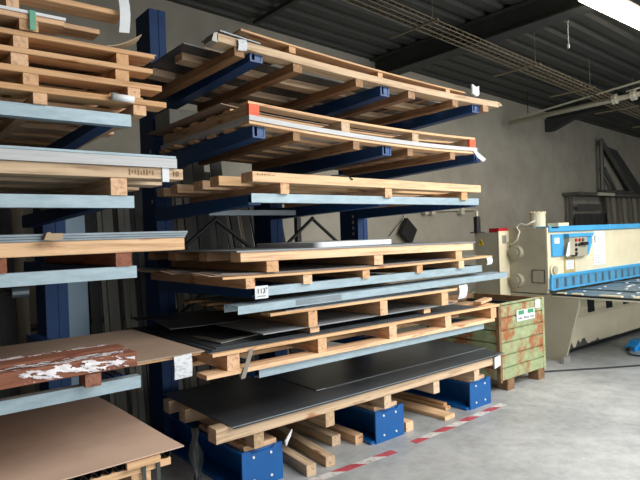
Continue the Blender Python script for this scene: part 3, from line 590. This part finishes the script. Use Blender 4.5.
# ------------------------------------------------------------------ stored panels leaning behind the racks
cols = ['st_a', 'st_b', 'st_c', 'st_d', 'st_e', 'st_f']
sf = thing('storage_frame', 'dark frame behind the racks holding upright panels and profiles', 'storage frame', (2, 4.9, 0))
for z in (.9, 2.0):
    bm = new(); tube(bm, [(-1.2, 5.28, z), (3.95, 5.28, z)], .03, 8); obj('frame_rail', bm, M['dark'], sf)
for x in (-1.1, 1.5, 3.9):
    bm = new(); box(bm, x, x + .06, 5.25, 5.31, 0, 2.2, 'Z'); obj('frame_post', bm, M['dark'], sf)
names = ['upright {0} {1} leaning behind the racks, {2}']
x = -.55; k = 0; rr_ = random.Random(21)
colw = {'st_a': 'grey', 'st_b': 'dark grey', 'st_c': 'beige grey', 'st_d': 'blackish', 'st_e': 'brownish', 'st_f': 'pale grey'}
while x < 3.72:
    wd = rr_.choice((.04, .05, .07, .09, .12)); th = rr_.choice((.006, .012, .03)); key = rr_.choice(['st_b', 'st_b', 'st_d', 'st_d', 'st_d', 'st_a', 'st_a', 'st_e', 'st_c'] if not 1.3 < x < 2.2 else ['st_f', 'st_c', 'st_d', 'st_f', 'st_b', 'st_d', 'st_f']); hgt = rr_.uniform(2.25, 2.6) if x < 3.0 else rr_.uniform(1.9, 2.2)
    if .95 < x < 1.30: x = 1.38; continue
    if 2.84 < x < 3.06: x = 3.07; continue
    lean = .02 if x < 2.9 else -.16; yo = 4.86 + rr_.uniform(0, .08); ytop = 5.20
    bm = new(); prof = rr_.random() < .45
    def o_(t, lean=lean, yo=yo, ytop=ytop): return (lean * t, (ytop - yo) * t, 0)
    if prof:
        box(bm, x, x + wd, yo, yo + .004, 0, hgt, 'Z', ch=0, seg=2, off=o_); box(bm, x, x + .004, yo + .004, yo + .035, 0, hgt, 'Z', ch=0, seg=2, off=o_); box(bm, x + wd - .004, x + wd, yo + .004, yo + .035, 0, hgt, 'Z', ch=0, seg=2, off=o_)
    else: box(bm, x, x + wd, yo, yo + th, 0, hgt, 'Z', ch=0, seg=2, off=o_)
    where = 'left of the left blue column' if x < .95 else ('between left rack and tall blue column' if x < 2.1 else ('behind the right rack, left bay' if x < 3.0 else 'near the middle blue column'))
    tag(obj('steel_profile' if prof else 'stored_panel', bm, M[key]), '%s %s upright %s %s' % (colw[key], 'narrow' if wd < .08 else 'wide', 'profile' if prof else 'panel', where), 'steel profile' if prof else 'panel', '%s %s %s pieces %s' % (colw[key], 'narrow' if wd < .08 else 'wide', 'profile' if prof else 'panel', where))
    x += wd + rr_.choice((.004, .008, .02)); k += 1
bm = new(); box(bm, 1.19, 1.36, 4.60, 4.612, 0, 1.9, 'Z', ch=0, off=lambda t: (0, .05 * t, 0)); tag(obj('blue_grey_panel', bm, M['lblue']), 'smooth light blue grey panel standing right of the left blue column', 'panel')

# ------------------------------------------------------------------ green crate
cr = thing('steel_crate', 'rusty green ribbed steel crate on brown feet, right of the racks', 'crate', (5.2, 3.7, 0))
X0, X1, Y0, Y1, Z0, Z1 = 4.77, 5.60, 3.19, 4.1, .12, .86
bm = new()
def ribs(n=6):
    pts = []
    for i in range(n):
        a = Z0 + (Z1 - Z0) * i / n; h = (Z1 - Z0) / n; pts += [(0, a), (0, a + h * .86), (.016, a + h * .88), (.016, a + h * .97)]
    return pts + [(0, Z1)]
pr = ribs(); poly(bm, [(Y0 + d, z) for d, z in pr] + [(Y0 + .03, Z1), (Y0 + .03, Z0)], X0 + .03, X1 - .03, 'X'); obj('front_wall', bm, M['crate'], cr)
bm = new(); poly(bm, [(X0 + d, z) for d, z in pr] + [(X0 + .03, Z1), (X0 + .03, Z0)], Y0 + .03, Y1 - .03, 'Y'); obj('side_wall', bm, M['crate'], cr)
B('side_wall', M['rust'], cr, X1 - .03, X1, Y0 + .03, Y1 - .03, Z0, Z1, 'Y'); B('back_wall', M['rust'], cr, X0 + .03, X1 - .03, Y1 - .03, Y1, Z0, Z1)
B('bottom', M['rust'], cr, X0 + .03, X1 - .03, Y0 + .03, Y1 - .03, Z0, Z0 + .02)
for (a, b_) in ((X0, Y0), (X1 - .035, Y0), (X0, Y1 - .035), (X1 - .035, Y1 - .035)):
    B('corner_post', M['rust'] if a == X0 else M['crate'], cr, a - .004, a + .035, b_ - .004, b_ + .035, Z0 - .02, Z1 + .006, 'Z')
for (a, b_) in ((4.90, 3.2), (5.47, 3.2), (4.90, 3.95), (5.47, 3.95)): B('foot', M['rust'], cr, a, a + .12, b_, b_ + .12, 0, Z0 - .0, 'Z')
B('rim', M['crate'], cr, X0 + .035, X1 - .035, Y0 - .004, Y0 + .032, Z1 - .002, Z1 + .012)
sg = B('label_plate', M['white'], cr, 5.07, 5.40, Y0 - .008, Y0 - .003, .665, .775, ch=0, label='white and green sign plate')
B('green_band', M['signgreen'], cr, 5.10, 5.20, Y0 - .0095, Y0 - .008, .73, .77, ch=0); B('green_band', M['signgreen'], cr, 5.27, 5.38, Y0 - .0095, Y0 - .008, .73, .77, ch=0)
x = 5.10
for i in range(12):
    if i not in (3, 8): B('letter_mark', M['dark'], cr, x, x + .013, Y0 - .0095, Y0 - .008, .682, .703 + R.uniform(-.004, .005), ch=0)
    x += .0245
B('sticker', M['print'], cr, 5.42, 5.51, Y0 - .008, Y0 - .004, .765, .855, ch=0, label='white sticker')

for k in range(7):
    x = X0 + .06 + .1 * k; tag(B('dark_filler', M['dark'], None, x, x + .07, Y0 + .05, Y1 - .05, Z0 + .0215, Z1 - .05 - .01 * (k % 3), 'Y'), 'dark filler block for the shaded inside of the green crate', 'dark filler', 'dark filler inside the crate')  # invented blocks; their dark colour stands for the shaded crate interior
# ------------------------------------------------------------------ plate shear
sh = thing('plate_shear', 'cream and blue sheet metal shear standing right of the green crate', 'machine', (8, 4.2, 0))
XS, XE, YF, YB = 6.42, 12.0, 3.60, 4.11
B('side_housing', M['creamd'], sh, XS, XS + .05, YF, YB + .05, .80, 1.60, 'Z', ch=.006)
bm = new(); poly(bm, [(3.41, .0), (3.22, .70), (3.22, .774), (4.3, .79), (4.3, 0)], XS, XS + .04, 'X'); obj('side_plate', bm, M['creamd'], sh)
B('edge_strip', M['cream'], sh, XS + .0, XS + .03, YF - .012, YF, .85, 1.60, 'Z', ch=0)
B('upper_beam', M['cream'], sh, XS + .05, XE, YF, YF + .25, .98, 1.545)
B('top_rail', M['mblue'], sh, XS + .03, XE, YF - .03, YF + .22, 1.548, 1.615)
gd = B('finger_guard', M['gblue'], sh, XS + .03, XE, YF - .035, YF - .01, .845, .985)
B('guard_frame', M['mblue'], gd, XS + .03, XE, YF - .045, YF - .0, .985, 1.02); B('guard_frame', M['mblue'], gd, XS + .015, XS + .05, YF - .045, YF - .005, .84, .984, 'Z'); B('guard_frame', M['mblue'], gd, XS + .05, XE, YF - .045, YF - .036, .83, .848)
x = XS + .14
while x < XE - .1: B('guard_window', M['table'], gd, x, x + .05, YF - .041, YF - .036, .86, .97, 'Z', ch=0); x += .2
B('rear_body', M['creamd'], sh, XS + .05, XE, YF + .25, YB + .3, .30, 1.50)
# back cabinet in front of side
B('side_cabinet', M['creamd'], sh, 6.205, XS, YB + .012, 4.475, .30, 1.56, 'Z', ch=.004); B('cabinet_face', M['cream'], sh, 6.20, XS - .0, YB, YB + .011, .30, 1.575, 'Z', ch=0)  # one cabinet: lit front in cream, shaded side in the darker copy
B('nameplate', M['st_f'], sh, 6.27, 6.36, YB - .004, YB, 1.42, 1.52, ch=0, label='small grey data plate')
for z in (1.30, .95):
    bm = new(); tube(bm, [(XS - .07, 3.99, z), (XS, 3.99, z)], .085, 24, ); tube(bm, [(XS - .085, 3.99, z), (XS - .07, 3.99, z)], .045, 16); obj('round_cover', bm, M['creamd'], sh, smooth=False)
bm = new()
for (a, b_, c, d) in ((3.63, 3.80, 1.08, 1.085), (3.63, 3.635, .93, 1.08), (3.795, 3.80, .93, 1.08), (3.63, 3.80, .925, .93)): box(bm, XS - .006, XS, a, b_, c, d, ch=0)
obj('inspection_frame', bm, M['dark'], sh)
bm = new(); tube(bm, [(XS - .03, 4.1, 1.42), (XS - .05, 4.03, 1.40), (XS - .05, 3.96, 1.46), (XS - .04, 3.93, 1.56), (XS - .03, 3.98, 1.62), (XS - .01, 3.93, 1.66), (XS, 3.85, 1.64), (XS + .02, 3.75, 1.69)], .012, 8); obj('hose', bm, M['lightpipe'], sh, smooth=True)
# warning triangle on the -X side of the cabinet
bm = new(); poly(bm, [(4.33, 1.40), (4.42, 1.40), (4.375, 1.48)], 6.198, 6.2045, 'X'); wt = obj('warning_sign', bm, M['yellow'], sh, label='yellow warning triangle')
bm = new(); poly(bm, [(4.36, 1.412), (4.372, 1.44), (4.362, 1.44), (4.385, 1.465), (4.378, 1.445), (4.388, 1.443)], 6.195, 6.198, 'X'); obj('bolt_symbol', bm, M['black'], wt)
B('control_block', M['red'], sh, 6.215, 6.42, 4.12, 4.26, 1.562, 1.615, label='red plastic block on the cabinet')
bm = new(); tube(bm, [(6.22, 4.44, 1.572), (6.22, 4.44, 1.60)], .045, 12); box(bm, 6.14, 6.32, 4.39, 4.49, 1.562, 1.575, ch=0); obj('spring_base', bm, M['black'], sh)
n_ = 90; bm = new(); tube(bm, [(6.22 + .034 * math.cos(i * .9), 4.44 + .034 * math.sin(i * .9), 1.60 + .17 * i / n_) for i in range(n_)], .013, 5); obj('coil_spring', bm, M['black'], sh)
bm = new(); tube(bm, [(6.22, 4.44, 1.60), (6.22, 4.44, 1.85)], .018, 10); obj('spring_rod', bm, M['lightpipe'], sh)
bm = new(); cx_, cy_ = 6.66, 3.84; tube(bm, [(cx_, cy_, 1.60), (cx_, cy_, 1.78)], .092, 28); tube(bm, [(cx_, cy_, 1.78), (cx_, cy_, 1.795)], .1, 28)
for i in range(10): a = i * math.pi / 5; box(bm, cx_ + .085 * math.cos(a) - .01, cx_ + .085 * math.cos(a) + .01, cy_ + .085 * math.sin(a) - .01, cy_ + .085 * math.sin(a) + .01, 1.795, 1.808, ch=0)
obj('cylinder_cap', bm, M['cream'], sh)
B('top_box', M['cream'], sh, 6.72, 6.98, YF + .0, YF + .14, 1.615, 1.655)
B('top_box', M['dark'], sh, 6.5, 6.66, YF - .036, YF - .031, 1.59, 1.61, label='small dark mark')
B('top_box', M['creamd'], sh, XS, XS + .35, YF + .15, YB + .05, 1.60, 1.61)
# control panel
B('panel_back', M['mblue'], sh, 6.52, 6.80, YF - .02, YF - .0005, 1.24, 1.515); B('panel_sign', M['white'], sh, 6.57, 6.69, YF - .024, YF - .02, 1.40, 1.47, ch=0)
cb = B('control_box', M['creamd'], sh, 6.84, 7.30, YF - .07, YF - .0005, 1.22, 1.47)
bm = new(); poly(bm, [(6.82, 1.47), (7.45, 1.475), (7.48, 1.515), (6.80, 1.515)], YF - .085, YF - .001, 'Y'); poly(bm, [(7.301, 1.22), (7.36, 1.235), (7.46, 1.38), (7.46, 1.4745), (7.301, 1.4705)], YF - .06, YF - .001, 'Y'); obj('panel_hood', bm, M['mblue'], sh)
bm = new(); poly(bm, [(6.79, 1.23), (6.835, 1.25), (6.85, 1.42), (6.81, 1.40), (6.74, 1.24)], YF - .075, YF - .071, 'Y'); obj('panel_leaf', bm, M['white'], sh, label='white curved panel edge')
for (x, z, mm) in ((7.0, 1.43, 'red'), (7.09, 1.43, 'red'), (7.18, 1.43, 'st_a'), (7.0, 1.37, 'black'), (7.08, 1.37, 'black'), (7.0, 1.31, 'black'), (7.0, 1.26, 'black')):
    bm = new(); tube(bm, [(x, YF - .087, z), (x, YF - .07, z)], .02, 10); obj('button', bm, M[mm], cb)
B('selector', M['black'], cb, 7.12, 7.26, YF - .11, YF - .07, 1.36, 1.40); B('display', M['black'], cb, 6.86, 7.02, YF - .076, YF - .07, 1.225, 1.245)
B('cabinet_door', M['brass'], sh, 6.82, 7.10, YF - .006, YF - .0005, 1.02, 1.21, ch=0, label='tan plate'); B('notice', M['print'], sh, 6.86, 7.06, YF - .010, YF - .006, 1.06, 1.185, ch=0)
nt_ = B('notice', M['white'], sh, 7.60, 7.95, YF - .006, YF - .0005, 1.07, 1.53, ch=0, label='tall white notice sheet')
text('lettering', 'E', .11, (7.66, YF - .007, 1.42), M['black'], nt_); text('lettering', '1', .06, (7.76, YF - .007, 1.43), M['black'], nt_); text('lettering', '1', .06, (7.83, YF - .007, 1.435), M['black'], nt_)
bm = new()
for i in range(7): box(bm, 7.64, 7.9 - .05 * (i % 3), YF - .007, YF - .006, 1.10 + .033 * i, 1.104 + .033 * i, ch=0)
obj('print_lines', bm, M['st_f'], nt_)
bm = new(); tube(bm, [(6.53, YF - .03, 1.08), (6.53, YF, 1.08)], .075, 20); obj('round_cover', bm, M['cream'], sh); bm = new(); tube(bm, [(6.535, YF - .05, 1.08), (6.535, YF - .03, 1.08)], .05, 16); obj('round_cover', bm, M['creamd'], sh)
# table
tb = B('table', M['table'], sh, XS + .01, XE, 2.2, YF - .05, .775, .805, ch=.002)
for yy, ln in ((3.48, .10), (3.30, .12), (2.98, .14), (2.84, .10), (2.62, .16), (2.40, .1)): B('table_block', M['cream'], tb, XS - .01, XS + .04, yy - ln, yy, .806, .822, 'Y')
B('table_edge', M['dark'], tb, XS - .012, XS + .009, 2.2, YF - .06, .785, .80, 'Y'); B('table_edge', M['lightpipe'], tb, XS - .006, XS + .009, 2.2, YF - .06, .762, .784, 'Y')
for i in range(36):
    x = XS + .15 + .14 * (i % 18) + R.uniform(-.05, .05); y = 2.4 + 1.05 * R.random(); bm = new(); tube(bm, [(x, y, .8052), (x, y, .814)], .02, 8)
    obj('ball_roller', bm, M['white'], tb)
for x in (7.0, 8.1, 9.2, 10.3, 11.4): B('table_arm', M['table'], tb, x, x + .06, 2.22, YF - .05, .806, .82, 'Y')
for x in (9.6, 11.8): B('table_leg', M['creamd'], tb, x, x + .08, 2.3, 2.38, 0, .774, 'Z')
# base front
bm = new(); poly(bm, [(3.58, .06), (3.58, .42), (3.75, .76), (3.82, .76), (3.82, .06)], XS + .04, XE, 'X'); bf = obj('base_front', bm, M['cream'], sh)
for i in range(5):
    x = 6.88 + .53 * i; bm = new(); sl = lambda z: 3.58 + (z - .42) * .5
    poly(bm, [(x, .46), (x + .17, .46), (x + .40, .70), (x + .23, .70)], 0, .02, 'Y')
    for v_ in bm.verts: v_.co.y += sl(v_.co.z) - .004 - .008
    obj('slot', bm, M['black'], bf)
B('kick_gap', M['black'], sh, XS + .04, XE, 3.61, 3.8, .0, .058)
bm = new(); x = XS + .06; pts = [(x, .062)]
while x < 8.2: x += .06; pts.append((x, .064 + R.choice((0, .01, .05, .07, .03)) * (1.2 if x < 7.7 else .1)))
pts += [(x, .062)]; poly(bm, pts, 3.5775, 3.5795, 'Y'); obj('worn_paint', bm, M['st_a'], bf, label='grey worn paint along the bottom')
B('floor_anchor', M['st_f'], sh, XS - .12, XS + .03, 3.36, 3.40, 0, .07); 
# foot pedal and cables
pd = thing('foot_pedal', 'bright blue foot switch on the floor before the shear', 'foot switch', (7.75, 3.1, 0))
bm = new(); poly(bm, [(7.5, 0), (7.9, 0), (7.9, .09), (7.8, .12), (7.66, .11), (7.58, .07), (7.5, .06)], 3.06, 3.18, 'Y'); obj('body', bm, M['pedal'], pd)
B('cover', M['pedal'], pd, 7.6, 7.85, 3.03, 3.059, .0, .045); B('cable_gland', M['st_b'], pd, 7.43, 7.4995, 3.09, 3.14, .015, .05)
def cable(pts, lab):
    P = [Vector(p) for p in pts]; out = []
    for i in range(len(P) - 1):
        p0, p1, p2, p3 = P[max(i - 1, 0)], P[i], P[i + 1], P[min(i + 2, len(P) - 1)]
        for k in range(6):
            t = k / 6; out.append(.5 * ((2 * p1) + (p2 - p0) * t + (2 * p0 - 5 * p1 + 4 * p2 - p3) * t * t + (3 * p1 - p0 - 3 * p2 + p3) * t ** 3))
    out.append(P[-1]); bm = new(); tube(bm, out, .009, 6); tag(obj('floor_cable', bm, M['dark'], smooth=True), lab, 'cable')
cable([(7.44, 3.11, .04), (7.3, 3.05, .01), (7.25, 2.9, .01), (7.35, 2.7, .01), (7.7, 2.5, .01), (8.4, 2.4, .01)], 'dark cable curling from the blue foot switch across the floor')
cable([(5.75, 3.35, .01), (6.1, 3.13, .01), (6.4, 2.93, .01), (6.7, 2.75, .01), (7.0, 2.55, .01), (7.5, 2.3, .01)], 'dark cable running over the floor from the crate to the right')

# ------------------------------------------------------------------ items at the wall
bm = new(); poly(bm, [(-.19, -.02), (-.04, .22), (.19, .02), (.04, -.22)], 6.36, 6.44, 'Y')
for v_ in bm.verts: v_.co.x += 7.05; v_.co.z += 1.62
hb = tag(obj('speaker_box', bm, M['black']), 'tilted flat black box hanging on the wall right of the third blue column', 'box')
bm = new(); tube(bm, [(6.66, 6.46, 1.55), (6.85, 6.45, 1.72), (7.0, 6.44, 1.86), (7.0, 6.49, 2.04)], .006, 5); obj('cord', bm, M['dark'], hb)
wp = thing('wall_conduit', 'thin grey conduit with small fittings along the wall below the third rail', 'conduit', (8, 6.45, 1.9))
bm = new(); tube(bm, [(6.9, 6.45, 1.95), (9.0, 6.45, 1.99)], .02, 8); obj('pipe', bm, M['lightpipe'], wp)
for x in (7.5, 7.68, 8.5): B('fitting', M['lightpipe'], wp, x, x + .1, 6.40, 6.49, 1.9, 2.02)
fr = thing('wall_shelf', 'dark steel rack with a row of upright bars against the far wall', 'shelf', (14, 6.0, 0))
for x in (12.35, 14.2, 16.6): B('post', M['st_a'], fr, x, x + .08, 6.3, 6.38, 0, 2.30, 'Z')
B('top_shelf', M['st_a'], fr, 12.3, 16.8, 6.1, 6.46, 2.30, 2.37); B('shelf', M['dark'], fr, 12.3, 16.8, 6.1, 6.46, 1.2, 1.26); B('panel', M['st_b'], fr, 12.6, 14.15, 6.34, 6.36, 1.55, 1.9); B('panel', M['st_a'], fr, 12.7, 13.9, 6.32, 6.335, 1.98, 2.12)
B('bright_tray', M['lightpipe'], fr, 13.2, 14.0, 6.06, 6.1, 2.30, 2.37)
for i in range(9):
    x = 14.0 + .30 * i; bm = new(); box(bm, x, x + .11, 6.15, 6.19, 1.27, 2.29, 'Z', off=lambda t: (-.08 * (1 - t) + .0, .1 * t, 0), seg=1)
    tag(obj('upright_bar', bm, M['st_f' if i % 2 else 'st_c']), 'one of the upright grey bars standing in the dark rack at the far wall', 'bar', 'upright bars in the far wall rack')
tr = thing('trestle', 'dark triangular steel trestle standing on top of the far wall rack', 'trestle', (14.6, 6.1, 2.4))
for a, b_ in (((13.95, 2.42), (13.95, 3.68)), ((13.95, 3.68), (15.6, 2.44)), ((13.9, 2.43), (15.7, 2.43)), ((14.05, 3.0), (14.6, 2.5))):
    bm = new(); tube(bm, [(a[0], 6.33, a[1]), (b_[0], 6.33, b_[1])], .05, 6); obj('bar', bm, M['st_a'], tr)
bm = new(); poly(bm, [(14.2, 3.60), (15.0, 3.5), (16.4, 2.6), (16.4, 2.41), (15.62, 2.41)], 6.41, 6.44, 'Y'); tag(obj('leaning_plate', bm, M['st_b']), 'dark plate leaning behind the triangular frame on the far wall rack', 'plate')
bm = new(); tube(bm, [(9.0, 2.72, 3.9), (9.0, 2.72, 1.0)], .0, 4); bm.free()
